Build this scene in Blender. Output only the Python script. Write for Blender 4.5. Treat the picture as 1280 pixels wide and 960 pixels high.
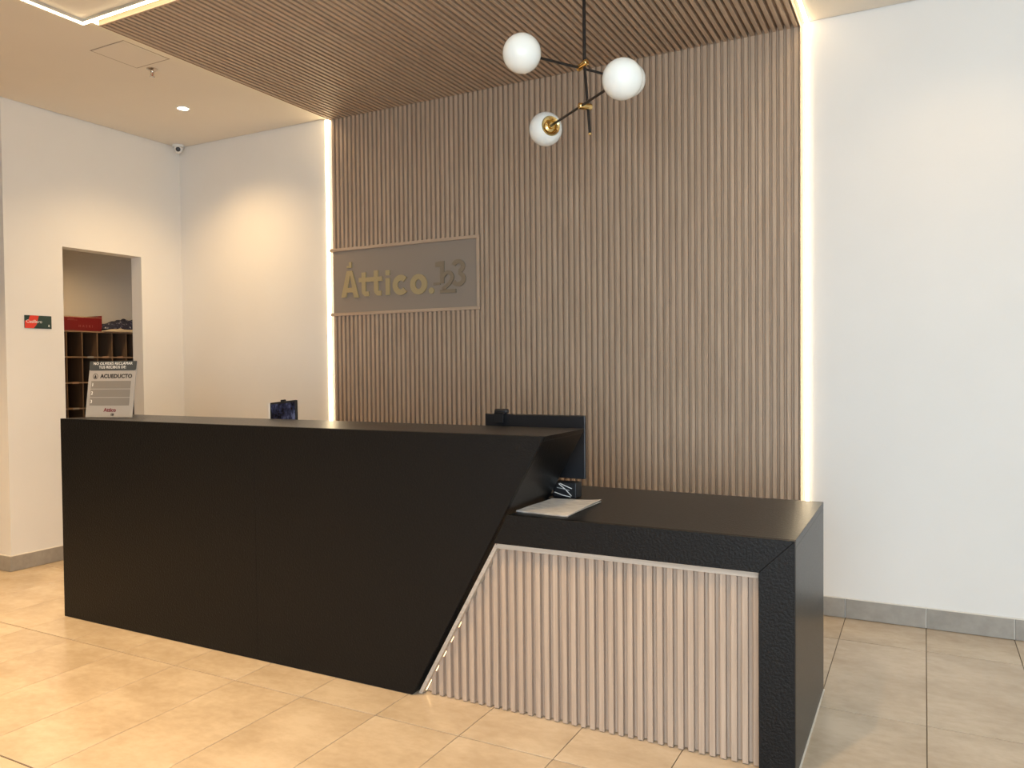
import bpy, bmesh, math, random
from mathutils import Vector, Matrix
random.seed(7)
S = bpy.context.scene
COL = S.collection
for o in list(bpy.data.objects): bpy.data.objects.remove(o)

# ------------------------------------------------------------------ camera
cam = bpy.data.cameras.new('camera'); cam.sensor_width = 36.0; cam.lens = 978.43*36/1280
cam_o = bpy.data.objects.new('camera', cam); COL.objects.link(cam_o); S.camera = cam_o
YAW, PITCH, ROLL = 0.4850, -0.0227, -0.0092
fw = Vector((-math.sin(YAW)*math.cos(PITCH), math.cos(YAW)*math.cos(PITCH), math.sin(PITCH)))
rt = Vector((math.cos(YAW), math.sin(YAW), 0)); up = rt.cross(fw)
r2 = rt*math.cos(ROLL)+up*math.sin(ROLL); u2 = -rt*math.sin(ROLL)+up*math.cos(ROLL)
M = Matrix((r2, u2, -fw)).transposed().to_4x4(); M.translation = (2.228, -2.6588, 1.3663)
cam_o.matrix_world = M

# ------------------------------------------------------------------ world, exposure
w = bpy.data.worlds.new('daylight'); S.world = w; w.use_nodes = True
bg = w.node_tree.nodes['Background']
bg.inputs[0].default_value = (0.75, 0.885, 1.0, 1); bg.inputs[1].default_value = 6.1
S.view_settings.view_transform = 'Standard'; S.view_settings.look = 'None'
S.view_settings.gamma = 1; S.view_settings.use_curve_mapping = False
S.view_settings.exposure = 0.46
WARM = (1.0, 0.67, 0.33)
DOWNLIGHT_W = 46.0
FLOOR_W = 262.0
LED_STRENGTH = 8.0

# daylight opening of the street front (portal that guides sky light, behind the camera)
pl = bpy.data.lights.new('street_window_portal', 'AREA'); pl.shape = 'RECTANGLE'; pl.size = 4.2; pl.size_y = 2.6
pl.cycles.is_portal = True
plo = bpy.data.objects.new('street_window_portal', pl); COL.objects.link(plo)
plo.location = (3.2, -4.62, 1.45); plo.rotation_euler = (math.radians(90), 0, 0)

# ------------------------------------------------------------------ dimensions
XL, WY, ZC = -3.268, 1.866, 3.206          # left wall, back wall, plaster ceiling
SL, SR, SY, ZW = -1.589, 1.635, 1.796, 3.1635   # slat cladding left / right / front, wood ceiling
OC = 0.436                                  # outside corner of the left wall
D0, D1, DZ = 0.842, 1.484, 2.2585           # doorway
H = 1.10; LZ = 0.79; LX = 1.858; TD = 0.407; LD = 0.814
XBL, XB, XT = -1.998, 0.3415, 0.9588
SLOPE = (XT-XB)/H

# ------------------------------------------------------------------ materials
def new_mat(name):
    m = bpy.data.materials.new(name); m.use_nodes = True
    nt = m.node_tree; b = nt.nodes['Principled BSDF']
    return m, nt, b
def mat(name, col, rough=0.5, metal=0.0, spec=0.5, emit=None, estr=0.0):
    m, nt, b = new_mat(name)
    b.inputs['Base Color'].default_value = (*col, 1); b.inputs['Roughness'].default_value = rough
    b.inputs['Metallic'].default_value = metal; b.inputs['Specular IOR Level'].default_value = spec
    if emit:
        b.inputs['Emission Color'].default_value = (*emit, 1); b.inputs['Emission Strength'].default_value = estr
    return m
def coords(nt, scale=(1, 1, 1), kind='Object', rnd=False):
    tc = nt.nodes.new('ShaderNodeTexCoord'); mp = nt.nodes.new('ShaderNodeMapping')
    mp.inputs['Scale'].default_value = scale
    nt.links.new(tc.outputs[kind], mp.inputs['Vector'])
    if rnd:
        oi = nt.nodes.new('ShaderNodeObjectInfo'); mu = nt.nodes.new('ShaderNodeMath'); mu.operation = 'MULTIPLY'
        mu.inputs[1].default_value = 37.0; nt.links.new(oi.outputs['Random'], mu.inputs[0])
        cb = nt.nodes.new('ShaderNodeCombineXYZ')
        for i in range(3): nt.links.new(mu.outputs[0], cb.inputs[i])
        nt.links.new(cb.outputs[0], mp.inputs['Location'])
    return mp.outputs['Vector']
def noise(nt, vec, scale, detail=3, rough=0.55):
    n = nt.nodes.new('ShaderNodeTexNoise'); n.inputs['Scale'].default_value = scale
    n.inputs['Detail'].default_value = detail; n.inputs['Roughness'].default_value = rough
    nt.links.new(vec, n.inputs['Vector']); return n.outputs['Fac']
def ramp(nt, fac, stops):
    r = nt.nodes.new('ShaderNodeValToRGB'); nt.links.new(fac, r.inputs['Fac'])
    e = r.color_ramp.elements
    while len(e) < len(stops): e.new(0.5)
    for k, (p, c) in enumerate(stops): e[k].position = p; e[k].color = (*c, 1)
    return r.outputs['Color']
def bump(nt, b, h, strength, dist):
    n = nt.nodes.new('ShaderNodeBump'); n.inputs['Strength'].default_value = strength; n.inputs['Distance'].default_value = dist
    nt.links.new(h, n.inputs['Height']); nt.links.new(n.outputs[0], b.inputs['Normal'])

def m_paint(name, col):
    m, nt, b = new_mat(name); v = coords(nt)
    c = ramp(nt, noise(nt, v, 1.6, 3), [(0.3, tuple(x*0.965 for x in col)), (0.7, col)])
    nt.links.new(c, b.inputs['Base Color']); b.inputs['Roughness'].default_value = 0.62
    b.inputs['Specular IOR Level'].default_value = 0.3
    bump(nt, b, noise(nt, v, 60, 3), 0.06, 0.004); return m
def m_wood(name, dark, light, axis):
    m, nt, b = new_mat(name)
    sc = {'Z': (60, 60, 1.6), 'Y': (60, 1.6, 60), 'X': (1.6, 60, 60)}[axis]
    v = coords(nt, sc, rnd=True)
    c = ramp(nt, noise(nt, v, 1.5, 5, 0.6), [(0.28, dark), (0.72, light)])
    nt.links.new(c, b.inputs['Base Color']); b.inputs['Roughness'].default_value = 0.5
    b.inputs['Specular IOR Level'].default_value = 0.35
    bump(nt, b, noise(nt, v, 3, 3), 0.08, 0.002); return m
def m_tile(name, a, c2, d, rough=0.22):
    m, nt, b = new_mat(name)
    tc = nt.nodes.new('ShaderNodeTexCoord'); oi = nt.nodes.new('ShaderNodeObjectInfo')
    mu = nt.nodes.new('ShaderNodeMath'); mu.operation = 'MULTIPLY'; mu.inputs[1].default_value = 53
    nt.links.new(oi.outputs['Random'], mu.inputs[0])
    ad = nt.nodes.new('ShaderNodeVectorMath'); ad.operation = 'ADD'
    nt.links.new(tc.outputs['Object'], ad.inputs[0]); nt.links.new(mu.outputs[0], ad.inputs[1])
    mp = nt.nodes.new('ShaderNodeMapping'); mp.inputs['Scale'].default_value = (2.2, 3.4, 2.2)
    nt.links.new(ad.outputs[0], mp.inputs['Vector'])
    n1 = noise(nt, mp.outputs[0], 1.3, 3, 0.5); n2 = noise(nt, mp.outputs[0], 9, 4, 0.6)
    mx = nt.nodes.new('ShaderNodeMath'); mx.operation = 'MULTIPLY_ADD'; mx.inputs[1].default_value = 0.5
    nt.links.new(n2, mx.inputs[0]); nt.links.new(n1, mx.inputs[2])
    c = ramp(nt, mx.outputs[0], [(0.55, a), (0.76, c2), (0.96, d)])
    nt.links.new(c, b.inputs['Base Color']); b.inputs['Roughness'].default_value = rough
    bump(nt, b, n2, 0.02, 0.002); return m
def m_granite(name, rough, spec, bmp):
    m, nt, b = new_mat(name); v = coords(nt)
    vo = nt.nodes.new('ShaderNodeTexVoronoi'); vo.inputs['Scale'].default_value = 170; nt.links.new(v, vo.inputs['Vector'])
    fl = ramp(nt, vo.outputs['Distance'], [(0.0, (0.03, 0.03, 0.034)), (0.10, (0.007, 0.007, 0.0073)), (1.0, (0.005, 0.005, 0.0053))])
    nt.links.new(fl, b.inputs['Base Color'])
    b.inputs['Roughness'].default_value = rough; b.inputs['Specular IOR Level'].default_value = spec
    bump(nt, b, noise(nt, v, 105, 3, 0.6), bmp, 0.004); return m
def m_cloth():
    m, nt, b = new_mat('navy patterned cloth'); v = coords(nt)
    n = noise(nt, v, 32, 3, 0.6)
    c = ramp(nt, n, [(0.52, (0.010, 0.012, 0.035)), (0.60, (0.022, 0.026, 0.075)), (0.68, (0.36, 0.36, 0.40))])
    nt.links.new(c, b.inputs['Base Color']); b.inputs['Roughness'].default_value = 0.8; return m
def m_picture():
    m, nt, b = new_mat('dark blue picture print'); v = coords(nt, (1, 1, 0.6))
    c = ramp(nt, noise(nt, v, 22, 4, 0.7), [(0.42, (0.008, 0.008, 0.015)), (0.55, (0.03, 0.035, 0.08)), (0.72, (0.16, 0.19, 0.36))])
    nt.links.new(c, b.inputs['Base Color']); b.inputs['Roughness'].default_value = 0.25; return m
def m_paper():
    m, nt, b = new_mat('grey printed newspaper'); v = coords(nt, (9, 60, 9))
    c = ramp(nt, noise(nt, v, 2.0, 4, 0.6), [(0.35, (0.52, 0.48, 0.45)), (0.6, (0.78, 0.73, 0.67))])
    nt.links.new(c, b.inputs['Base Color']); b.inputs['Roughness'].default_value = 0.7; return m

PAINT = m_paint('warm white wall paint', (0.80, 0.775, 0.735))
CEILP = m_paint('white ceiling paint', (0.77, 0.715, 0.63))
WD, WL = (0.40, 0.28, 0.19), (0.57, 0.425, 0.305)
WOODZ = m_wood('oak laminate vertical', WD, WL, 'Z')
WOODY = m_wood('oak laminate depthwise', WD, WL, 'Y')
WOODX = m_wood('oak laminate crosswise', WD, WL, 'X')
PALEZ = m_wood('pale oak desk slats', (0.36, 0.27, 0.205), (0.49, 0.385, 0.30), 'Z')
PALET = m_wood('pale oak desk trim', (0.42, 0.35, 0.28), (0.56, 0.48, 0.40), 'X')
TILE = m_tile('beige stone-look tile', (0.495, 0.39, 0.272), (0.565, 0.455, 0.328), (0.64, 0.53, 0.395))
DARKW = m_paint('unseen wall darkened for reflections', (0.035, 0.033, 0.032))  # darkness put into the colour of out-of-view walls, so the granite reflects black
SKIRT = m_tile('grey stone-look skirting tile', (0.26, 0.235, 0.20), (0.32, 0.29, 0.25), (0.38, 0.345, 0.30), 0.4)
GROUT = mat('brown grout', (0.13, 0.095, 0.06), 0.9)
CAULK = mat('cream caulk', (0.75, 0.70, 0.62), 0.7)
GRANITE = m_granite('black leathered granite', 0.44, 0.22, 0.6)
HONED = m_granite('black honed granite', 0.28, 0.20, 0.3)
BLACK = mat('black plastic', (0.012, 0.012, 0.014), 0.38)
DARKBACK = mat('dark backing', (0.02, 0.018, 0.016), 0.8)
SIGNP = mat('taupe sign board', (0.30, 0.245, 0.195), 0.55)
SIGNG = mat('satin gold lettering', (0.46, 0.355, 0.19), 0.42, 0.1)
SIGNT = mat('taupe raised lettering', (0.255, 0.195, 0.13), 0.5)
BRASS = mat('polished brass', (0.72, 0.52, 0.22), 0.2, 1.0)
OPAL = mat('white opal glass', (0.86, 0.89, 0.86), 0.22)
OPAL.node_tree.nodes['Principled BSDF'].inputs['Subsurface Weight'].default_value = 0.35
OPAL.node_tree.nodes['Principled BSDF'].inputs['Subsurface Radius'].default_value = (0.05, 0.05, 0.05)
BLKMET = mat('black lacquered metal', (0.018, 0.014, 0.012), 0.35, 0.3)
LED = mat('lit warm white led diffuser', (1, 1, 1), 0.5, emit=(1.0, 0.78, 0.46), estr=LED_STRENGTH)
LEDS = mat('lit amber led tape', (1, 1, 1), 0.5, emit=(1.0, 0.66, 0.28), estr=3.5)
LAMP = mat('lit downlight lens', (1, 1, 1), 0.5, emit=(1.0, 0.90, 0.72), estr=14.0)
ALU = mat('aluminium profile', (0.6, 0.6, 0.58), 0.4, 0.8)
WHITE = mat('white plastic', (0.78, 0.77, 0.74), 0.4)
CHROME = mat('chrome', (0.55, 0.5, 0.45), 0.25, 1.0)
RED = mat('red cardboard', (0.17, 0.006, 0.010), 0.5)
CARD = mat('brown cardboard', (0.40, 0.25, 0.17), 0.8)
MDF = m_wood('brown mdf', (0.14, 0.09, 0.058), (0.19, 0.125, 0.082), 'Z')
MDFE = mat('pale mdf edge', (0.28, 0.19, 0.13), 0.7)
CLOTH = m_cloth(); PICT = m_picture(); PAPER = m_paper()
PALEBAG = mat('cream fabric lining', (0.45, 0.39, 0.30), 0.8)
SHEET = mat('off white sign sheet', (0.34, 0.322, 0.305), 0.35)
SLATEG = mat('slate grey print', (0.055, 0.062, 0.066), 0.4)
GREYB = mat('mid grey print', (0.20, 0.185, 0.17), 0.4)
INK = mat('black ink', (0.012, 0.01, 0.01), 0.5)
MAROON = mat('maroon ink', (0.16, 0.012, 0.02), 0.5)
PRINTW = mat('white ink', (0.80, 0.80, 0.78), 0.5)
PGREEN = mat('dark green print', (0.018, 0.045, 0.04), 0.3)
PRED = mat('bright red print', (0.70, 0.05, 0.03), 0.3)
PINK = mat('pale red ink', (0.30, 0.08, 0.08), 0.5)

# ------------------------------------------------------------------ mesh helpers
class MB:
    def __init__(s): s.bm = bmesh.new()
    def box(s, x0, x1, y0, y1, z0, z1):
        v = [s.bm.verts.new(c) for c in ((x0,y0,z0),(x1,y0,z0),(x1,y1,z0),(x0,y1,z0),(x0,y0,z1),(x1,y0,z1),(x1,y1,z1),(x0,y1,z1))]
        for f in ((0,3,2,1),(4,5,6,7),(0,1,5,4),(1,2,6,5),(2,3,7,6),(3,0,4,7)): s.bm.faces.new([v[i] for i in f])
        return s
    def prism(s, pts, a, b, axis='Y'):
        def P(p, t): return {'Y': (p[0], t, p[1]), 'Z': (p[0], p[1], t), 'X': (t, p[0], p[1])}[axis]
        A = [s.bm.verts.new(P(p, a)) for p in pts]; B = [s.bm.verts.new(P(p, b)) for p in pts]
        n = len(pts); s.bm.faces.new(A); s.bm.faces.new(B[::-1])
        for i in range(n): s.bm.faces.new((A[i], B[i], B[(i+1) % n], A[(i+1) % n]))
        return s
    def ring(s, outer, inner, a, b):           # XZ outline with a hole, extruded along Y
        n = len(outer)
        L = [[s.bm.verts.new((p[0], t, p[1])) for p in q] for t in (a, b) for q in (outer, inner)]
        for i in range(n):
            j = (i+1) % n
            s.bm.faces.new((L[0][i], L[0][j], L[1][j], L[1][i])); s.bm.faces.new((L[2][i], L[3][i], L[3][j], L[2][j]))
            s.bm.faces.new((L[0][i], L[2][i], L[2][j], L[0][j])); s.bm.faces.new((L[1][i], L[1][j], L[3][j], L[3][i]))
        return s
    def stroke(s, pts, wd, a, b):              # thick polyline in XZ, extruded along Y
        n = len(pts); Lf = []; Rt = []
        for i in range(n):
            d = Vector(pts[min(i+1, n-1)])-Vector(pts[max(i-1, 0)]); d.normalize(); nn = Vector((-d.y, d.x))*wd/2
            Lf.append(Vector(pts[i])+nn); Rt.append(Vector(pts[i])-nn)
        for i in range(n-1):
            s.prism([Lf[i], Lf[i+1], Rt[i+1], Rt[i]], a, b)
        return s
    def tube(s, pts, r, n=12, cap=True):
        pts = [Vector(p) for p in pts]; rs = r if isinstance(r, (list, tuple)) else [r]*len(pts); rings = []
        for i, p in enumerate(pts):
            d = (pts[min(i+1, len(pts)-1)]-pts[max(i-1, 0)]).normalized()
            a = d.orthogonal().normalized() if i == 0 else (a-d*a.dot(d)).normalized()
            bb = d.cross(a)
            rings.append([s.bm.verts.new(p+(a*math.cos(2*math.pi*k/n)+bb*math.sin(2*math.pi*k/n))*rs[i]) for k in range(n)])
        for i in range(len(pts)-1):
            for k in range(n): s.bm.faces.new((rings[i][k], rings[i][(k+1) % n], rings[i+1][(k+1) % n], rings[i+1][k]))
        if cap: s.bm.faces.new(rings[0][::-1]); s.bm.faces.new(rings[-1])
        return s
    def lathe(s, prof, origin, axis, n=32):    # prof: (radius, height along axis)
        o = Vector(origin); d = Vector(axis).normalized(); a = d.orthogonal().normalized(); b = d.cross(a); rings = []
        for r, h in prof:
            if r < 1e-6: rings.append([s.bm.verts.new(o+d*h)])
            else: rings.append([s.bm.verts.new(o+d*h+(a*math.cos(2*math.pi*k/n)+b*math.sin(2*math.pi*k/n))*r) for k in range(n)])
        for A, B in zip(rings, rings[1:]):
            for k in range(n):
                q = [A[k % len(A)], A[(k+1) % len(A)], B[(k+1) % len(B)], B[k % len(B)]]
                q = [v for i, v in enumerate(q) if v not in q[:i]]
                if len(q) > 2: s.bm.faces.new(q)
        return s
    def bevel(s, wd, seg=2):
        bmesh.ops.bevel(s.bm, geom=[e for e in s.bm.edges], offset=wd, segments=seg, affect='EDGES', profile=0.5, clamp_overlap=True); return s
    def mesh(s, name, m, smooth=False, off=None):
        if off is not None: bmesh.ops.translate(s.bm, verts=s.bm.verts, vec=-Vector(off))
        bmesh.ops.recalc_face_normals(s.bm, faces=s.bm.faces)
        me = bpy.data.meshes.new(name); s.bm.to_mesh(me); s.bm.free(); me.materials.append(m)
        if smooth:
            me.polygons.foreach_set('use_smooth', [True]*len(me.polygons))
            try: me.set_sharp_from_angle(angle=math.radians(smooth if smooth is not True else 40))
            except Exception: pass
        return me
def link(name, me, parent=None, loc=(0, 0, 0), rot=(0, 0, 0)):
    o = bpy.data.objects.new(name, me); COL.objects.link(o); o.parent = parent; o.location = loc; o.rotation_euler = rot
    return o
def wpos(o):
    p = Vector((0, 0, 0))
    while o: p += o.location; o = o.parent
    return p
def part(name, mb, m, parent, smooth=False, label=None):
    """world-space mesh hung below an unrotated parent"""
    o = link(name, mb.mesh(name, m, smooth, wpos(parent)), parent)
    if label: o['label'] = label
    return o
def lpart(name, mb, m, parent, smooth=False, label=None):
    """mesh in the parent's own coordinates"""
    o = link(name, mb.mesh(name, m, smooth), parent)
    if label: o['label'] = label
    return o
def tag(o, label, cat, group=None):
    o['label'] = label; o['category'] = cat
    if group: o['group'] = group
    return o
def thing(name, label, cat, loc, rot=(0, 0, 0), group=None):
    o = link(name, None, None, loc, rot); o.empty_display_size = 0.1
    return tag(o, label, cat, group)
def struct(name, mb, m, parent=None):
    o = link(name, mb.mesh(name, m), parent)
    o['kind'] = 'structure'; return o
def arc(cx, cz, rx, rz, a0, a1, n):
    return [(cx+rx*math.cos(math.radians(a0+(a1-a0)*i/n)), cz+rz*math.sin(math.radians(a0+(a1-a0)*i/n))) for i in range(n+1)]
def text(name, body, size, m, parent, loc, rot, bold=0.0, depth=0.0004, align='CENTER', space=1.0):
    cu = bpy.data.curves.new(name, 'FONT'); cu.body = body; cu.size = size; cu.align_x = align; cu.align_y = 'CENTER'
    cu.offset = bold; cu.extrude = depth; cu.space_character = space; cu.resolution_u = 3
    t = bpy.data.objects.new(name, cu); COL.objects.link(t)
    bpy.context.view_layer.update()
    dg = bpy.context.evaluated_depsgraph_get()
    me = bpy.data.meshes.new_from_object(t.evaluated_get(dg)); bpy.data.objects.remove(t); bpy.data.curves.remove(cu)
    me.materials.clear(); me.materials.append(m)
    return link(name, me, parent, loc, rot)

# ------------------------------------------------------------------ room shell
PX, PY, TX0, TY0 = 0.38353, 0.858, 2.2394, 1.4965
RX0, RX1, RY0 = -6.2, 5.4, -4.6
fl = struct('floor', MB().box(RX0, RX1, RY0, 3.0, -0.12, -0.004), GROUT)
g = 0.0016; gy = 0.0032
tile_me = MB().box(-PX/2+g, PX/2-g, -PY/2+gy, PY/2-gy, -0.0055, 0).bevel(0.0008, 1).mesh('tile', TILE)
ctop = WY-TY0
tile_cut = MB().box(-PX/2+g, PX/2-g, -ctop/2+gy, ctop/2, -0.0055, 0).bevel(0.0008, 1).mesh('tile_cut', TILE)
field = MB(); cols = range(-22, 9)
for c in cols:
    xc = TX0+(c-0.5)*PX
    near = -15 <= c <= 3
    for r in range(0, 8):
        yc = TY0-(r-0.5)*PY
        if r == 0:
            yc = (TY0+WY)/2
            if xc-PX/2 < XL-0.15: continue
            
            if near: link('tile', tile_cut, fl, (xc, yc, 0))
            continue
        if near and r <= 4: link('tile', tile_me, fl, (xc, yc, 0))
        else: field.box(xc-PX/2+g, xc+PX/2-g, yc-PY/2+gy, yc+PY/2-gy, -0.0055, 0)
ft = part('tile_field', field, TILE, fl); ft['kind'] = 'stuff'

struct('ceiling', MB().box(XL+0.008, RX1, OC-0.0, WY-0.008, ZC, ZC+0.03).box(RX0, RX1, RY0, OC, ZC, ZC+0.03), CEILP)
struct('ceiling_slab', MB().box(RX0, RX1, RY0, 3.0, ZC+0.05, ZC+0.15), DARKBACK)
struct('wall_back', MB().box(XL-0.12, RX1, WY, WY+0.12, 0, ZC+0.05), PAINT)
struct('wall_left', MB().box(XL-0.12, XL, OC, D0, 0, ZC+0.05).box(XL-0.12, XL, D1, WY, 0, ZC+0.05).box(XL-0.12, XL, D0, D1, DZ, ZC+0.05), PAINT)
struct('wall_left_return', MB().box(RX0, XL-0.12, OC, OC+0.12, 0, ZC+0.05), PAINT)
struct('wall_left_far', MB().box(RX0-0.12, RX0, RY0, OC+0.12, 0, ZC+0.05), DARKW)
struct('wall_right', MB().box(RX1, RX1+0.12, RY0, WY, 0, ZC+0.05), PAINT)
WX0, WX1 = 1.1, 5.3
struct('wall_front', MB().box(RX0, WX0, RY0-0.12, RY0, 0, ZC+0.05).box(WX1, RX1, RY0-0.12, RY0, 0, ZC+0.05)
       .box(WX0, WX1, RY0-0.12, RY0, 2.75, ZC+0.05).box(WX0, WX1, RY0-0.12, RY0, 0, 0.15), DARKW)
win = struct('window_1', MB().box(WX0, WX1, RY0-0.09, RY0-0.03, 0.15, 0.21).box(WX0, WX1, RY0-0.09, RY0-0.03, 2.69, 2.75)
             .box(WX0, WX0+0.06, RY0-0.09, RY0-0.03, 0.21, 2.69).box(WX1-0.06, WX1, RY0-0.09, RY0-0.03, 0.21, 2.69)
             .box(3.17, 3.23, RY0-0.09, RY0-0.03, 0.21, 2.69), ALU)

# store room behind the doorway
BX, BY = -4.83, 2.85
struct('wall_store_far', MB().box(BX-0.1, BX, OC+0.12, BY, 0, ZC+0.05), PAINT)
struct('wall_store_back', MB().box(BX, XL-0.12, BY, BY+0.1, 0, ZC+0.05), PAINT)
struct('wall_store_side', MB().box(XL-0.12, XL-0.02, WY+0.12, BY, 0, ZC+0.05), PAINT)
struct('ceiling_store', MB().box(BX, XL-0.12, OC+0.12, BY, 2.62, 2.66), CEILP)

# skirting
BH = 0.107
bb = struct('baseboard_back', MB().box(LX+0.05, RX1, WY-0.006, WY-0.001, 0.001, BH-0.004), CAULK)
sk = MB().box(-PX/2+0.0025, PX/2-0.0025, -0.005, 0.005, -BH/2+0.002, BH/2-0.004).bevel(0.0012, 1).mesh('skirting_tile', SKIRT)
for c in range(-1, 5): link('skirting_tile', sk, bb, (TX0+(c-0.5)*PX, WY-0.0085, BH/2))
part('caulk', MB().box(LX-0.4, RX1, WY-0.010, WY, BH-0.004, BH), CAULK, bb)
bl = struct('baseboard_left', MB().box(XL+0.001, XL+0.006, OC-0.006, D0, 0.001, BH-0.004).box(-4.2, XL+0.006, OC-0.006, OC-0.001, 0.001, BH-0.004), CAULK)
part('skirting_tile', MB().box(XL+0.004, XL+0.0135, OC-0.0135, D0, 0.0015, BH-0.004).bevel(0.0012, 1), SKIRT, bl)
for k in range(3):
    x1 = XL+0.003-k*PX
    part('skirting_tile', MB().box(x1-PX+0.003, x1, OC-0.0135, OC-0.004, 0.0015, BH-0.004).bevel(0.0012, 1), SKIRT, bl)
part('caulk', MB().box(XL, XL+0.011, OC-0.011, D0, BH-0.004, BH).box(-4.2, XL, OC-0.011, OC, BH-0.004, BH), CAULK, bl)

# ------------------------------------------------------------------ slat wall cladding
S1X, S0Z, S1Z = -0.351, 1.7416, 2.2317
NS = 86; SP = (SR-SL)/NS; SW = 0.0208; SDP = 0.024; CDP = 0.032
def slat_prof(wd, dp, ch=0.0011):   # cross section: x across, y depth (front at -dp)
    h = wd/2
    return [(-h, 0), (-h, -dp+ch), (-h+ch, -dp), (h-ch, -dp), (h, -dp+ch), (h, 0)]
panel = thing('slat_wall_cladding', 'tall ribbed wood wall cladding behind the black reception desk', 'wall panel', ((SL+SR)/2, WY, 0))
part('backing', MB().box(SL, SR, SY+SDP, WY-0.001, 0.002, ZC-0.001), WOODZ, panel)
part('end_board', MB().box(SR, SR+0.003, SY+0.004, WY-0.001, 0.002, ZW), WOODZ, panel)
sm_full = MB().prism(slat_prof(SW, SDP), 0.002, ZW-0.0005, 'Z').mesh('slat', WOODZ)
sm_low = MB().prism(slat_prof(SW, SDP), 0.002, S0Z, 'Z').mesh('slat_lower', WOODZ)
sm_up = MB().prism(slat_prof(SW, SDP), 0, ZW-0.0005-S1Z, 'Z').mesh('slat_upper', WOODZ)
yloc = SY+SDP-WY
for i in range(NS):
    x = SL+(i+0.5)*SP; lx = x-(SL+SR)/2
    if x < S1X:
        link('slat', sm_low, panel, (lx, yloc, 0)); link('slat', sm_up, panel, (lx, yloc, S1Z))
    else: link('slat', sm_full, panel, (lx, yloc, 0))

# ------------------------------------------------------------------ sign
sign = thing('wall_sign', 'recessed taupe sign board with gold raised lettering on the ribbed wood wall', 'sign', ((SL+S1X)/2, SY, S0Z))
TW = 0.022
part('board', MB().box(SL+0.001, S1X-TW, SY+0.0075, SY+SDP-0.0008, S0Z+TW, S1Z-TW), SIGNP, sign)
part('frame_bar', MB().box(SL-0.022, S1X, SY-0.006, SY+SDP-0.0008, S1Z-TW, S1Z-0.0005).bevel(0.002), WOODX, sign)
part('frame_bar', MB().box(SL-0.022, S1X, SY-0.006, SY+SDP-0.0008, S0Z+0.0005, S0Z+TW).bevel(0.002), WOODX, sign)
part('frame_bar', MB().box(S1X-TW, S1X, SY-0.006, SY+SDP-0.0008, S0Z+TW, S1Z-TW).bevel(0.002), WOODZ, sign)
la, lb = SY-0.003, SY+0.0075
lab = 'gold raised letter'
a = MB()       # capital A with the stepped tick above it
a.prism([(-1.509, 1.874), (-1.466, 1.874), (-1.4265, 2.03), (-1.4265, 2.062), (-1.456, 2.062)], la, lb)
a.prism([(-1.349, 1.868), (-1.394, 1.868), (-1.4265, 2.03), (-1.4265, 2.062), (-1.407, 2.062)], la, lb)
a.prism([(-1.462, 1.908), (-1.395, 1.905), (-1.404, 1.940), (-1.452, 1.942)], la+0.0002, lb)
part('letter_a', a, SIGNG, sign, label=lab)
part('accent', MB().box(-1.436, -1.412, la, lb, 2.084, 2.124).box(-1.456, -1.436, la, lb, 2.084, 2.098), SIGNG, sign)
t = MB().box(-1.348, -1.143, la, lb, 1.974, 2.006)
part('crossbar', t, SIGNG, sign)
for x0, zt in ((-1.322, 2.043), (-1.213, 2.050)):
    t = MB().box(x0, x0+0.036, la-0.0004, lb, 1.905, zt)
    t.stroke([(x0+0.018, 1.915), (x0+0.020, 1.900), (x0+0.030, 1.890), (x0+0.062, 1.889)], 0.034, la-0.0002, lb)
    part('letter_t', t, SIGNG, sign, label=lab)
part('letter_i', MB().box(-1.112, -1.077, la, lb, 1.872, 1.990).box(-1.112, -1.077, la, lb, 2.010, 2.045), SIGNG, sign, label=lab)
part('letter_c', MB().stroke(arc(-0.983, 1.937, 0.048, 0.050, 42, 318, 26), 0.040, la, lb), SIGNG, sign, label=lab)
part('letter_o', MB().ring(arc(-0.835, 1.933, 0.069, 0.070, 0, 351, 39), arc(-0.835, 1.933, 0.027, 0.033, 0, 351, 39), la, lb), SIGNG, sign, label=lab)
part('full_stop', MB().prism(arc(-0.730, 1.884, 0.021, 0.021, 0, 345, 23), la, lb), SIGNG, sign)
lab = 'taupe raised numeral'
part('numeral_one', MB().box(-0.660, -0.628, la+0.002, lb, 1.927, 2.078).prism([(-0.697, 2.040), (-0.660, 2.040), (-0.660, 2.078), (-0.697, 2.072)], la+0.002, lb).box(-0.714, -0.660, la+0.002, lb, 1.920, 1.936), SIGNT, sign, label=lab)
two = arc(-0.597, 1.967, 0.034, 0.032, 175, -30, 14)+[(-0.585, 1.925), (-0.640, 1.888)]
part('numeral_two', MB().stroke(two, 0.026, la, lb).box(-0.660, -0.536, la, lb, 1.862, 1.886), SIGNT, sign, label=lab)
th = arc(-0.517, 2.035, 0.037, 0.032, 165, -60, 14)+arc(-0.517, 1.951, 0.042, 0.036, 70, -150, 14)
part('numeral_three', MB().stroke(th, 0.030, la+0.0012, lb), SIGNT, sign, label=lab)

# ------------------------------------------------------------------ slat ceiling panel
WF = -0.003
cp = thing('slat_ceiling_panel', 'dropped ribbed wood ceiling panel above the reception desk', 'ceiling panel', ((SL+SR)/2, 0, ZC))
part('backing', MB().box(SL, SR, WF+0.012, SY+SDP-0.001, ZW+CDP, ZC-0.0005), WOODY, cp)
part('fascia', MB().box(SL, SR, WF, WF+0.012, ZW, ZC-0.0005), WOODX, cp)
part('side_board', MB().box(SL-0.004, SL, WF, WY-0.002, ZW, ZC-0.0005), WOODY, cp)
part('side_board', MB().box(SR, SR+0.004, WF, WY-0.002, ZW, ZC-0.0005), WOODY, cp)
h = SW/2; ch = 0.0011
prof = [(-h, 0), (-h, -CDP+ch), (-h+ch, -CDP), (h-ch, -CDP), (h, -CDP+ch), (h, 0)]
cb = MB(); cb.prism(prof, 0.0, 1.0, 'Y')
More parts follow.
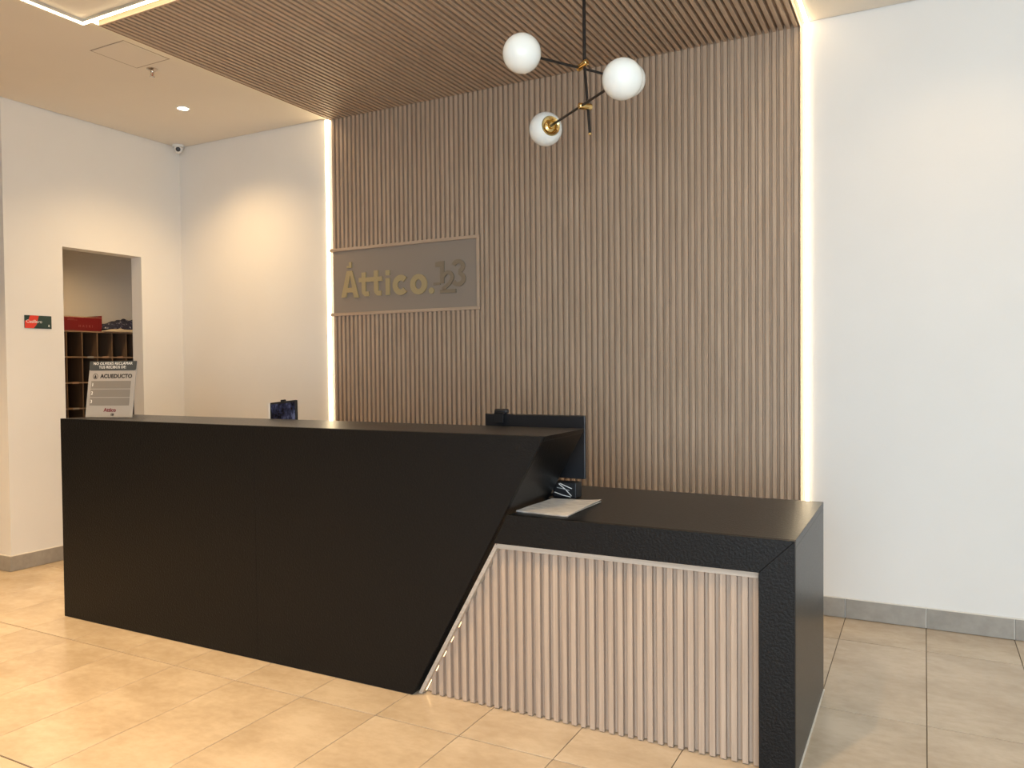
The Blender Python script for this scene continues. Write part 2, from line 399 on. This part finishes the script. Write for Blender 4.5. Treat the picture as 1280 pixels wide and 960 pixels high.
for v in cb.bm.verts: v.co = (v.co.x, WF+0.012+v.co.y*(SY+SDP-0.001-WF-0.012), v.co.z)
cs_me = cb.mesh('ceiling_slat', WOODY)
for i in range(NS): link('slat', cs_me, cp, (SL+(i+0.5)*SP-(SL+SR)/2, 0, ZW+CDP-ZC))

# ------------------------------------------------------------------ led strips
def led(name, label, bx, prof_box, grp=None):
    t = thing(name, label, 'light strip', ((bx[0]+bx[1])/2, (bx[2]+bx[3])/2, bx[4]), group=grp)
    part('diffuser', MB().box(*bx), LED, t); part('profile', MB().box(*prof_box), ALU, t)
led('led_strip', 'glowing vertical light strip at the left edge of the ribbed wood wall', (-1.690, -1.662, WY-0.012, WY-0.004, 0.02, ZC-0.012), (-1.692, -1.660, WY-0.004, WY-0.0005, 0.02, ZC-0.011))
led('led_strip', 'glowing vertical light strip at the right edge of the ribbed wood wall', (1.655, 1.673, WY-0.008, WY-0.003, 0.02, ZC-0.012), (1.653, 1.675, WY-0.003, WY-0.0005, 0.02, ZC-0.011))
led('led_strip', 'glowing light strip along the right edge of the wood ceiling panel', (1.655, 1.673, 0.0, WY-0.002, ZC-0.008, ZC-0.003), (1.653, 1.675, 0.0, WY-0.002, ZC-0.003, ZC-0.0005))
led('led_strip', 'glowing light strip across the front edge of the wood ceiling panel', (-1.680, 1.670, -0.034, -0.020, ZC-0.024, ZC-0.018), (-1.680, 1.670, -0.036, -0.018, ZC-0.018, ZC-0.0005))
led('led_strip', 'glowing ceiling light strip running forward from the wood panel corner', (-1.694, -1.680, -1.9, -0.020, ZC-0.024, ZC-0.018), (-1.696, -1.678, -1.9, -0.018, ZC-0.018, ZC-0.0005))
led('led_strip', 'light strip hidden along the left edge of the wood ceiling panel', (-1.650, -1.625, 0.0, WY-0.02, ZC-0.011, ZC-0.003), (-1.652, -1.623, 0.0, WY-0.02, ZC-0.003, ZC-0.0005))

# ------------------------------------------------------------------ reception desk
desk = thing('reception_desk', 'black granite reception desk with slanted counter and ribbed wood low front', 'desk', (0, 0.4, 0))
BV = 0.0012
part('front_panel', MB().box(XBL, -0.5335, 0, 0.02, 0.002, H).bevel(BV), GRANITE, desk)
part('front_panel', MB().prism([(-0.5325, 0.002), (XB+SLOPE*0.002, 0.002), (XT, H), (-0.5325, H)], 0, 0.02).bevel(BV), GRANITE, desk)
part('countertop', MB().prism([(XBL, H-0.02), (XT-SLOPE*0.02, H-0.02), (XT, H), (XBL, H)], 0.0202, TD).bevel(BV), HONED, desk)
th_ = 0.022
part('slanted_end_panel', MB().prism([(XB+SLOPE*0.002-th_, 0.002), (XB+SLOPE*0.002, 0.002), (XT-SLOPE*0.0202, H-0.0202), (XT-SLOPE*0.0202-th_, H-0.0202)], 0.0202, TD).bevel(BV), HONED, desk)
part('end_panel', MB().box(XBL, XBL+0.02, 0.0202, TD, 0.002, H-0.0202).bevel(BV), GRANITE, desk)
part('apron', MB().prism([(0.799, LZ), (LX-0.0006, LZ), (1.7425, 0.6745), (0.737, 0.6745)], 0, 0.02).bevel(BV), GRANITE, desk)
part('front_leg', MB().prism([(LX, LZ), (LX, 0.002), (1.743, 0.002), (1.743, 0.674)], 0, 0.02).bevel(BV), GRANITE, desk)
part('side_panel', MB().box(LX-0.02, LX, 0.0202, LD, 0.002, LZ-0.0255).bevel(BV), HONED, desk)
part('work_top', MB().prism([(0.80, 0.0202), (LX, 0.0202), (LX, LD), (XBL+0.02, LD), (XBL+0.02, 0.42), (0.80, 0.42)], LZ-0.025, LZ, 'Z').bevel(BV), HONED, desk)
part('floor_bead', MB().box(LX-0.002, LX+0.005, 0.0, LD, 0.0, 0.005).box(1.743, LX+0.005, -0.004, 0.002, 0.0, 0.003), CAULK, desk)
part('leg_lining', MB().box(1.7445, 1.76, 0.0202, 0.10, 0.002, 0.66), GRANITE, desk)
# recessed ribbed front
SF, SB = 0.043, 0.064
part('slat_backing', MB().prism([(XB+0.03, 0.004), (1.744, 0.004), (1.744, 0.672), (XB+0.03+SLOPE*0.672, 0.672)], SB, SB+0.015), PALEZ, desk)
part('trim_bar', MB().prism([(0.732, 0.6495), (1.744, 0.6495), (1.744, 0.6735), (0.7445, 0.6735)], 0.024, SB).bevel(0.001, 1), PALET, desk)
o0, o1 = XB+0.016, XB+0.034
part('trim_bar', MB().prism([(o0, 0.003), (o1, 0.003), (o1+SLOPE*0.6490, 0.6490), (o0+SLOPE*0.6730, 0.6730)], 0.024, SB).bevel(0.001, 1), PALET, desk)
DW, DP = 0.0200, SB-SF
dh = DW/2; c_ = 0.0008
dprof = [(-dh, 0), (-dh, -DP+c_), (-dh+c_, -DP), (dh-c_, -DP), (dh, -DP+c_), (dh, 0)]
ds_full = MB().prism(dprof, 0.004, 0.649, 'Z').mesh('desk_slat', PALEZ)
x = 1.7275; k = 0
while x > o1+0.012:
    if x-dh > o1+SLOPE*0.649: link('slat', ds_full, desk, (x, SB-0.4, 0))
    else:
        sb = MB().prism(dprof, 0.004, 1.0, 'Z')
        for v in sb.bm.verts:
            if v.co.z > 0.5: v.co.z = min(0.649, max(0.006, (v.co.x+x-o1)/SLOPE))
        link('slat', sb.mesh('desk_slat_cut', PALEZ), desk, (x, SB-0.4, 0))
    x -= 0.0373
l0 = o1+0.0008
part('led_tape', MB().prism([(l0, 0.01), (l0+0.004, 0.01), (l0+0.004+SLOPE*0.62, 0.63), (l0+SLOPE*0.62, 0.63)], SF+0.006, SF+0.012), LEDS, desk, label='amber led tape glowing between the slats')

# ------------------------------------------------------------------ chandelier
ST = Vector((0.896, 0.584, ZW))
chd = thing('chandelier', 'black and brass pendant light with four white glass globes', 'chandelier', ST)
part('ceiling_cup', MB().lathe([(0, 0), (0.055, 0), (0.055, 0.018), (0.012, 0.03), (0, 0.03)], ST, (0, 0, -1)), BLKMET, chd, 40)
J1 = Vector((0.893, 0.590, 2.702)); J2 = Vector((0.914, 0.574, 2.505)); JE = Vector((0.924, 0.572, 2.388))
part('stem', MB().tube([ST, J1], 0.0075), BLKMET, chd, 40)
part('stem', MB().tube([J1, J2, JE], 0.0062), BLKMET, chd, 40)
part('stem_tip', MB().tube([JE, JE+Vector((0, 0, -0.008))], 0.0068), BRASS, chd, 40)
GR = 0.0805
def arm_set(J, ends):
    d = (ends[1]-ends[0]).normalized(); C = ends[0]+d*(J-ends[0]).dot(d); perp = (C-J).normalized(); L = (C-J).length
    part('hub', MB().lathe([(0, -0.018), (0.012, -0.018), (0.0145, -0.015), (0.0145, L+0.008), (0.012, L+0.011), (0, L+0.011)], J, perp, 24), BRASS, chd, 40)
    for e in ends:
        dr = (e-C).normalized(); base = e-dr*(GR*0.74)
        part('arm', MB().tube([C, base+dr*0.02], 0.0056), BLKMET, chd, 40)
        pr = []
        for i in range(25):      # globe with an open mouth towards the arm
            t = math.radians(38)+(math.pi-math.radians(38))*i/24
            pr.append((GR*math.sin(t), GR*(1-math.cos(t))))
        pr[-1] = (0, 2*GR)
        inner = [(max(0, r*0.95), GR+(hh-GR)*0.95) for r, hh in pr]
        gl = part('globe', MB().lathe(inner[::-1]+pr, e-dr*GR, dr, 36), OPAL, chd, 60)
        q = e-dr*GR*0.74
        part('cap', MB().lathe([(0, -0.010), (0.013, -0.010), (0.015, 0.004), (0.026, 0.008), (0.034, -0.004), (0.044, -0.007), (0.0465, -0.001), (0.046, 0.004), (0.038, 0.014), (0, 0.02)], q, dr, 32), BRASS, gl, 40)
arm_set(J1, (Vector((0.737, 0.286, 2.672)), Vector((0.987, 0.905, 2.714))))
arm_set(J2, (Vector((1.167, 0.316, 2.499)), Vector((0.607, 0.790, 2.509))))

# ------------------------------------------------------------------ downlights
def downlight(x, y, label, z=ZC, power=DOWNLIGHT_W, size=132, grp=None, blend=1.0):
    t = thing('downlight', label, 'downlight', (x, y, z), group=grp)
    part('ring', MB().lathe([(0.036, -0.0005), (0.048, -0.0005), (0.048, 0.004), (0.038, 0.006), (0.036, 0.006)], (x, y, z), (0, 0, -1)), WHITE, t, 40)
    part('lens', MB().lathe([(0, 0.001), (0.037, 0.001), (0.037, 0.004), (0, 0.004)], (x, y, z), (0, 0, -1)), LAMP, t, 40)
    L = bpy.data.lights.new('downlight_beam', 'SPOT'); L.energy = power; L.color = WARM; L.spot_size = math.radians(size); L.spot_blend = blend
    L.shadow_soft_size = 0.035
    lo = link('downlight_beam', L, t, (0, 0, -0.012))
    return t
downlight(-2.396, 1.185, 'small round recessed downlight in the left ceiling near the wall corner', power=84)
downlight(2.42, 1.185, 'round recessed downlight in the ceiling by the right white wall', power=17)
for (dx, dy, lb_) in ((-2.4, -1.15, 'round recessed downlight in the ceiling ahead of the left doorway wall'), (-0.6, -1.35, 'round recessed downlight in the ceiling in front of the black counter'),
                      (1.2, -1.6, 'round recessed downlight in the ceiling in front of the low ribbed desk end'), (-4.3, -1.2, 'added unseen fill lamp at the far left of the lobby ceiling')):  # the far-left lamp is added, to brighten the left return wall
    downlight(dx, dy, lb_, power=FLOOR_W*(0.5 if dx > 0 or dx < -4 else 1.05), size=115, blend=0.9)
downlight(-4.05, 1.75, 'round downlight in the ceiling of the mail store room', z=2.62, power=42, size=150)

# ------------------------------------------------------------------ ceiling hatch, sprinkler, camera, plaque
ht = thing('ceiling_hatch', 'square flush access hatch in the ceiling beside the wood panel', 'hatch', (-1.88, 0.39, ZC))
part('frame', MB().box(-2.027, -1.733, 0.240, 0.246, ZC-0.0015, ZC).box(-2.027, -1.733, 0.540, 0.546, ZC-0.0015, ZC)
     .box(-2.027, -2.021, 0.246, 0.540, ZC-0.0015, ZC).box(-1.739, -1.733, 0.246, 0.540, ZC-0.0015, ZC), mat('grey hatch joint', (0.36, 0.30, 0.23), 0.8), ht)
part('panel', MB().box(-2.019, -1.741, 0.248, 0.538, ZC-0.003, ZC).bevel(0.001, 1), CEILP, ht)
sp = thing('fire_sprinkler', 'small pendent fire sprinkler head in the ceiling beside the hatch', 'sprinkler', (-1.962, 0.602, ZC))
SPX, SPY = -1.962, 0.602
part('escutcheon', MB().lathe([(0, 0), (0.034, 0), (0.034, 0.003), (0.02, 0.009), (0, 0.009)], (SPX, SPY, ZC), (0, 0, -1), 24), CHROME, sp, 40)
part('body', MB().lathe([(0, 0.008), (0.009, 0.008), (0.009, 0.02), (0.006, 0.024), (0, 0.024)], (SPX, SPY, ZC), (0, 0, -1), 16), CHROME, sp, 40)
part('yoke', MB().tube([(SPX-0.007, SPY, ZC-0.02), (SPX-0.012, SPY, ZC-0.032), (SPX, SPY, ZC-0.046)], 0.0022, 8).tube([(SPX+0.007, SPY, ZC-0.02), (SPX+0.012, SPY, ZC-0.032), (SPX, SPY, ZC-0.046)], 0.0022, 8), CHROME, sp, 40)
part('bulb', MB().tube([(SPX, SPY, ZC-0.024), (SPX, SPY, ZC-0.044)], 0.002, 8), mat('red glass bulb', (0.4, 0.02, 0.02), 0.2), sp, 40)
part('deflector', MB().lathe([(0, 0.046), (0.015, 0.046), (0.015, 0.048), (0, 0.048)], (SPX, SPY, ZC), (0, 0, -1), 18), CHROME, sp, 40)

CX, CY = -3.195, 1.795
sc_ = thing('security_camera', 'small white dome camera in the upper wall corner left of the wood wall', 'camera', (CX, CY, ZC))
part('mount', MB().lathe([(0, 0), (0.044, 0), (0.046, 0.01), (0.043, 0.018), (0, 0.018)], (CX, CY, ZC), (0, 0, -1)), WHITE, sc_, 40)
cdir = Vector((1, -0.95, -0.35)).normalized(); cc = Vector((CX, CY, ZC-0.034))
part('ball', MB().lathe([(0, -0.034)]+[(0.034*math.sin(math.radians(a_)), -0.034*math.cos(math.radians(a_))) for a_ in range(12, 145, 12)]+[(0.019, 0.029), (0, 0.029)], cc, cdir, 28), WHITE, sc_, 40)
part('lens', MB().lathe([(0, 0.026), (0.0185, 0.026), (0.0185, 0.031), (0.014, 0.033), (0, 0.033)], cc, cdir, 24), BLACK, sc_, 40)

pq = thing('door_plaque', 'small red and green rectangular sign on the wall beside the doorway', 'sign', (XL, 0.655, 1.706))
PYA, PYB, PZA, PZB = 0.560, 0.748, 1.661, 1.751
part('plate', MB().box(XL+0.0005, XL+0.006, PYA, PYB, PZA, PZB).bevel(0.001, 1), PGREEN, pq)
part('red_band', MB().prism([(PYA+0.0005, PZA+0.0005), (PYA+0.060, PZA+0.0005), (PYA+0.082, PZA+0.028), (PYA+0.098, PZB-0.0005), (PYA+0.038, PZB-0.0005), (PYA+0.024, PZA+0.056), (PYA+0.0005, PZA+0.050)], XL+0.0062, XL+0.0066, 'X'), PRED, pq)
text('lettering', 'Casillero', 0.031, PRINTW, pq, (0.0072, -0.031, 0.002), (math.pi/2, 0, math.pi/2), 0.0)
part('logo', MB().prism([(0.722, 1.676), (0.734, 1.676), (0.728, 1.692)], XL+0.0064, XL+0.0070, 'X'), PRINTW, pq)

# ------------------------------------------------------------------ counter sign
ds = thing('counter_sign', 'grey acrylic notice stand with dark header on the left end of the counter', 'sign', (-1.790, 0.145, H), (0, 0, math.radians(17)))
tilt = math.radians(9)
sh = link('sheet', MB().box(-0.148, 0.148, -0.002, 0.002, 0.001, 0.318).bevel(0.001, 1).mesh('sheet', SHEET), ds, (0, 0, 0.001), (-tilt, 0, 0))
lpart('back_leg', MB().box(-0.05, 0.05, 0.085, 0.088, 0.0005, 0.005).prism([(0.040, 0.235), (0.044, 0.235), (0.090, 0.002), (0.086, 0.002)], -0.05, 0.05, 'X'), SHEET, ds)
hd = MB().prism([(-0.148, 0.318), (-0.148, 0.277)]+[(-0.148+0.012-0.012*math.cos(math.radians(q)), 0.277-0.012*math.sin(math.radians(q))) for q in (30, 60, 90)]+[(0.148-0.012+0.012*math.cos(math.radians(q)), 0.277-0.012*math.sin(math.radians(q))) for q in (90, 60, 30)]+[(0.148, 0.277), (0.148, 0.318)], -0.0036, -0.0021)
lpart('header', hd, SLATEG, sh)
R90 = (math.pi/2, 0, 0)
text('lettering', 'NO OLVIDES RECLAMAR', 0.0215, PRINTW, sh, (0, -0.0042, 0.304), R90, 0.0, space=1.05)
text('lettering', 'TUS RECIBOS DE:', 0.0215, PRINTW, sh, (0, -0.0042, 0.283), R90, 0.0, space=1.05)
text('lettering', 'ACUEDUCTO', 0.031, INK, sh, (0.027, -0.0027, 0.232), R90, 0.0012, space=1.06)
lpart('icon', MB().ring(arc(-0.105, 0.232, 0.016, 0.016, 0, 345, 23), arc(-0.105, 0.232, 0.0135, 0.0135, 0, 345, 23), -0.0028, -0.0021)
      .prism([(-0.112, 0.222), (-0.098, 0.222), (-0.100, 0.233), (-0.105, 0.242), (-0.110, 0.233)], -0.0028, -0.0021), INK, sh)
for k in range(3):
    z1 = 0.206-k*0.0475
    lpart('band', MB().box(-0.128, 0.122, -0.0028, -0.0021, z1-0.0435, z1), GREYB, sh)
    text('lettering', '123'[k], 0.026, PRINTW, sh, (-0.117, -0.0034, z1-0.022), R90, 0.0002)
text('lettering', 'Attico', 0.030, MAROON, sh, (0.005, -0.0027, 0.042), R90, 0.0008)
text('lettering', '123', 0.017, INK, sh, (0.022, -0.0027, 0.016), R90, 0.0006, space=0.8)

# ------------------------------------------------------------------ small framed display on the work top
fd = thing('framed_display', 'small black framed picture display standing behind the black counter', 'display', (-0.925, 0.60, LZ), (0, 0, math.radians(10)))
lpart('base', MB().lathe([(0, 0), (0.06, 0), (0.06, 0.006), (0.012, 0.012), (0, 0.012)], (0, 0.02, 0), (0, 0, 1)), BLACK, fd, 40)
lpart('post', MB().tube([(0, 0.02, 0.006), (0, 0.02, 0.32)], 0.008), BLACK, fd, 40)
fr = link('frame', MB().box(-0.084, 0.084, -0.008, 0.008, -0.10, 0.10).bevel(0.002).mesh('frame', BLACK), fd, (0, 0, 0.293), (math.radians(-8), math.radians(-6), 0))
lpart('picture', MB().box(-0.076, 0.076, -0.0092, -0.0078, -0.092, 0.088), PICT, fr)
lpart('side_edge', MB().box(-0.094, -0.0845, -0.010, 0.004, -0.10, 0.098), WHITE, fr)
lpart('clip', MB().box(-0.018, 0.012, -0.006, 0.006, 0.1, 0.110).bevel(0.002), BLACK, fr)

# ------------------------------------------------------------------ monitor, webcam, cable box, newspaper
mo = thing('computer_monitor', 'black computer monitor seen from behind, standing behind the slanted counter end', 'monitor', (0.645, 0.60, LZ))
part('bezel', MB().box(0.392, 0.899, 0.550, 0.566, 0.862, 1.145).bevel(0.003), BLACK, mo)
part('back_shell', MB().box(0.47, 0.80, 0.532, 0.5495, 0.90, 1.06).bevel(0.006), BLACK, mo)
part('screen', MB().box(0.402, 0.889, 0.5662, 0.567, 0.878, 1.135), mat('dark screen glass', (0.01, 0.012, 0.016), 0.1), mo)
part('neck', MB().box(0.610, 0.680, 0.515, 0.53, 0.80, 1.00).bevel(0.003), BLACK, mo)
part('foot', MB().box(0.53, 0.76, 0.48, 0.66, 0.7905, 0.8).bevel(0.003), BLACK, mo)
wc = thing('webcam', 'small black webcam clipped on top of the monitor', 'webcam', (0.49, 0.557, 1.145))
part('body', MB().box(0.445, 0.512, 0.540, 0.570, 1.1455, 1.168).bevel(0.007), BLACK, wc, 40)
part('clip', MB().box(0.455, 0.502, 0.5235, 0.5285, 1.105, 1.150).box(0.455, 0.502, 0.5235, 0.545, 1.1455, 1.152).bevel(0.001, 1), BLACK, wc)
part('lens', MB().lathe([(0, 0), (0.008, 0), (0.007, 0.003), (0, 0.003)], (0.478, 0.5702, 1.157), (0, 1, 0), 18), BLKMET, wc, 40)
cbx = thing('cable_box', 'small black box wrapped with white cables beneath the monitor', 'box', (0.84, 0.50, LZ))
part('case', MB().box(0.782, 0.892, 0.462, 0.528, LZ+0.0005, LZ+0.066).bevel(0.003), BLACK, cbx)
yz = 0.4585
part('cable', MB().tube([(0.792, yz, LZ+0.022), (0.83, yz-0.002, LZ+0.012), (0.868, yz, LZ+0.005), (0.872, yz, LZ+0.010), (0.845, yz, LZ+0.036), (0.812, yz, LZ+0.060), (0.818, yz, LZ+0.062), (0.845, yz, LZ+0.052), (0.874, yz, LZ+0.042)], 0.0019, 8), WHITE, cbx, 40)
part('cable', MB().tube([(0.803, yz, LZ+0.043), (0.83, yz-0.001, LZ+0.040), (0.862, yz, LZ+0.033)], 0.0016, 8), mat('grey cable', (0.4, 0.4, 0.4), 0.5), cbx, 40)

npz = thing('newspaper', 'folded grey newspaper lying on the low black desk top', 'newspaper', (0.905, 0.24, LZ))
qc = [(0.800, 0.075), (1.028, 0.060), (1.030, 0.412), (0.808, 0.398)]
def sheet_mesh(z0, thick, inset, seed, lift):
    rnd = random.Random(seed); mb = MB(); n, m_ = 12, 14; g0 = []; g1 = []
    for i in range(n+1):
        r0 = []; r1 = []
        for j in range(m_+1):
            u, v = inset+(1-2*inset)*i/n, inset+(1-2*inset)*j/m_
            ax = (1-u)*((1-v)*Vector(qc[0])+v*Vector(qc[3]))+u*((1-v)*Vector(qc[1])+v*Vector(qc[2]))
            dz = lift*(u**3)*(v)+0.0012*math.sin(7*u+seed)*math.sin(5*v)+rnd.uniform(0, 0.0004)
            r0.append(mb.bm.verts.new((ax.x, ax.y, z0+max(dz, 0)))); r1.append(mb.bm.verts.new((ax.x, ax.y, z0+thick+max(dz, 0))))
        g0.append(r0); g1.append(r1)
    for i in range(n):
        for j in range(m_):
            mb.bm.faces.new((g0[i][j], g0[i][j+1], g0[i+1][j+1], g0[i+1][j])); mb.bm.faces.new((g1[i][j], g1[i+1][j], g1[i+1][j+1], g1[i][j+1]))
    for i in range(n):
        for j in (0, m_): mb.bm.faces.new((g0[i][j], g0[i+1][j], g1[i+1][j], g1[i][j]))
    for j in range(m_):
        for i in (0, n): mb.bm.faces.new((g0[i][j], g0[i][j+1], g1[i][j+1], g1[i][j]))
    return mb
part('sheet', sheet_mesh(LZ+0.0006, 0.0014, 0.004, 1, 0.004), PAPER, npz, 40)
part('sheet', sheet_mesh(LZ+0.0040, 0.0012, 0.0, 2, 0.010), PAPER, npz, 40)

# ------------------------------------------------------------------ store room: pigeonholes, box, cloth
SX = -4.5
ph = thing('pigeonhole_shelf', 'brown wooden pigeonhole mail shelf seen through the doorway', 'shelf', (-4.66, 1.9, 0))
Y0, NP, PP = 1.645-2*0.147, 9, 0.147
Y1 = Y0+NP*PP
zs = [1.716-0.2315*k for k in range(8)]
part('back_panel', MB().box(-4.822, -4.815, Y0, Y1, 0.08, 1.722), MDF, ph)
for k in range(NP+1):
    yy = Y0+k*PP
    part('divider', MB().box(-4.8148, SX, yy-0.006, yy+0.006, 0.002, 1.709), MDF, ph)
for k, z in enumerate(zs):
    part('shelf_board', MB().box(-4.8148, SX+0.004, Y0-0.006, Y1+0.006, z-0.006, z+0.006), MDFE, ph)
    if k:
        for j in range(NP):
            if (k+j) % 4 == 3: continue
            part('name_tag', MB().box(SX+0.0042, SX+0.0052, Y0+j*PP+0.045, Y0+j*PP+0.105, z-0.009, z+0.009), CARD if (j*k) % 3 else SHEET, ph)
rb = thing('red_box', 'dark red cardboard box lying on top of the pigeonhole shelf', 'box', (-4.62, 1.78, 1.722))
part('body', MB().box(-4.76, -4.50, 1.52, 1.985, 1.7225, 1.842).bevel(0.002), RED, rb)
part('lid_flap', MB().prism([(-4.50, 1.843), (-4.50, 1.8455), (-4.76, 1.868), (-4.76, 1.8655)], 1.52, 1.990, 'Y'), CARD, rb)
part('side_flap', MB().box(-4.76, -4.505, 1.986, 1.992, 1.76, 1.866), RED, rb)
text('lettering', 'HASKI', 0.030, PINK, rb, (0.1208, 0.05, 0.042), (math.pi/2, 0, math.pi/2), 0.0003, space=1.9)
part('printed_line', MB().box(-4.4998, -4.4992, 1.66, 1.72, 1.824, 1.828).box(-4.4998, -4.4992, 1.66, 1.75, 1.815, 1.818), PINK, rb)
cl = thing('folded_cloth', 'navy and white patterned cloth bundle on the pigeonhole shelf beside the red box', 'cloth', (-4.62, 2.15, 1.722))
def rumple(x0, x1, y0, y1, z0, hf, seed):
    mb = MB(); n, m_ = 14, 26; T = []; B = []; rnd = random.Random(seed)
    for i in range(n+1):
        tr = []; br = []
        for j in range(m_+1):
            u, v = i/n, j/m_
            e = min(1, 6*min(u, 1-u))**0.5*min(1, 7*min(v, 1-v))**0.5
            hh = hf(v)*e*(0.85+0.15*math.sin(9*u+11*v+seed)+0.12*math.sin(23*v-7*u))
            xx, yy = x0+(x1-x0)*u, y0+(y1-y0)*v
            tr.append(mb.bm.verts.new((xx, yy, z0+0.003+max(hh, 0.0)))); br.append(mb.bm.verts.new((xx, yy, z0)))
        T.append(tr); B.append(br)
    for i in range(n):
        for j in range(m_):
            mb.bm.faces.new((T[i][j], T[i+1][j], T[i+1][j+1], T[i][j+1])); mb.bm.faces.new((B[i][j], B[i][j+1], B[i+1][j+1], B[i+1][j]))
    for i in range(n):
        for j in (0, m_): mb.bm.faces.new((B[i][j], B[i+1][j], T[i+1][j], T[i][j]))
    for j in range(m_):
        for i in (0, n): mb.bm.faces.new((B[i][j], B[i][j+1], T[i][j+1], T[i][j]))
    return mb
part('lining', rumple(-4.70, -4.46, 1.995, 2.48, 1.7225, lambda v: 0.026+0.022*math.sin(3*v), 3), PALEBAG, cl, 60)
part('cover', rumple(-4.74, -4.475, 2.00, 2.50, 1.748, lambda v: 0.045+0.085*v, 5), CLOTH, cl, 60)
bpy.context.view_layer.update()
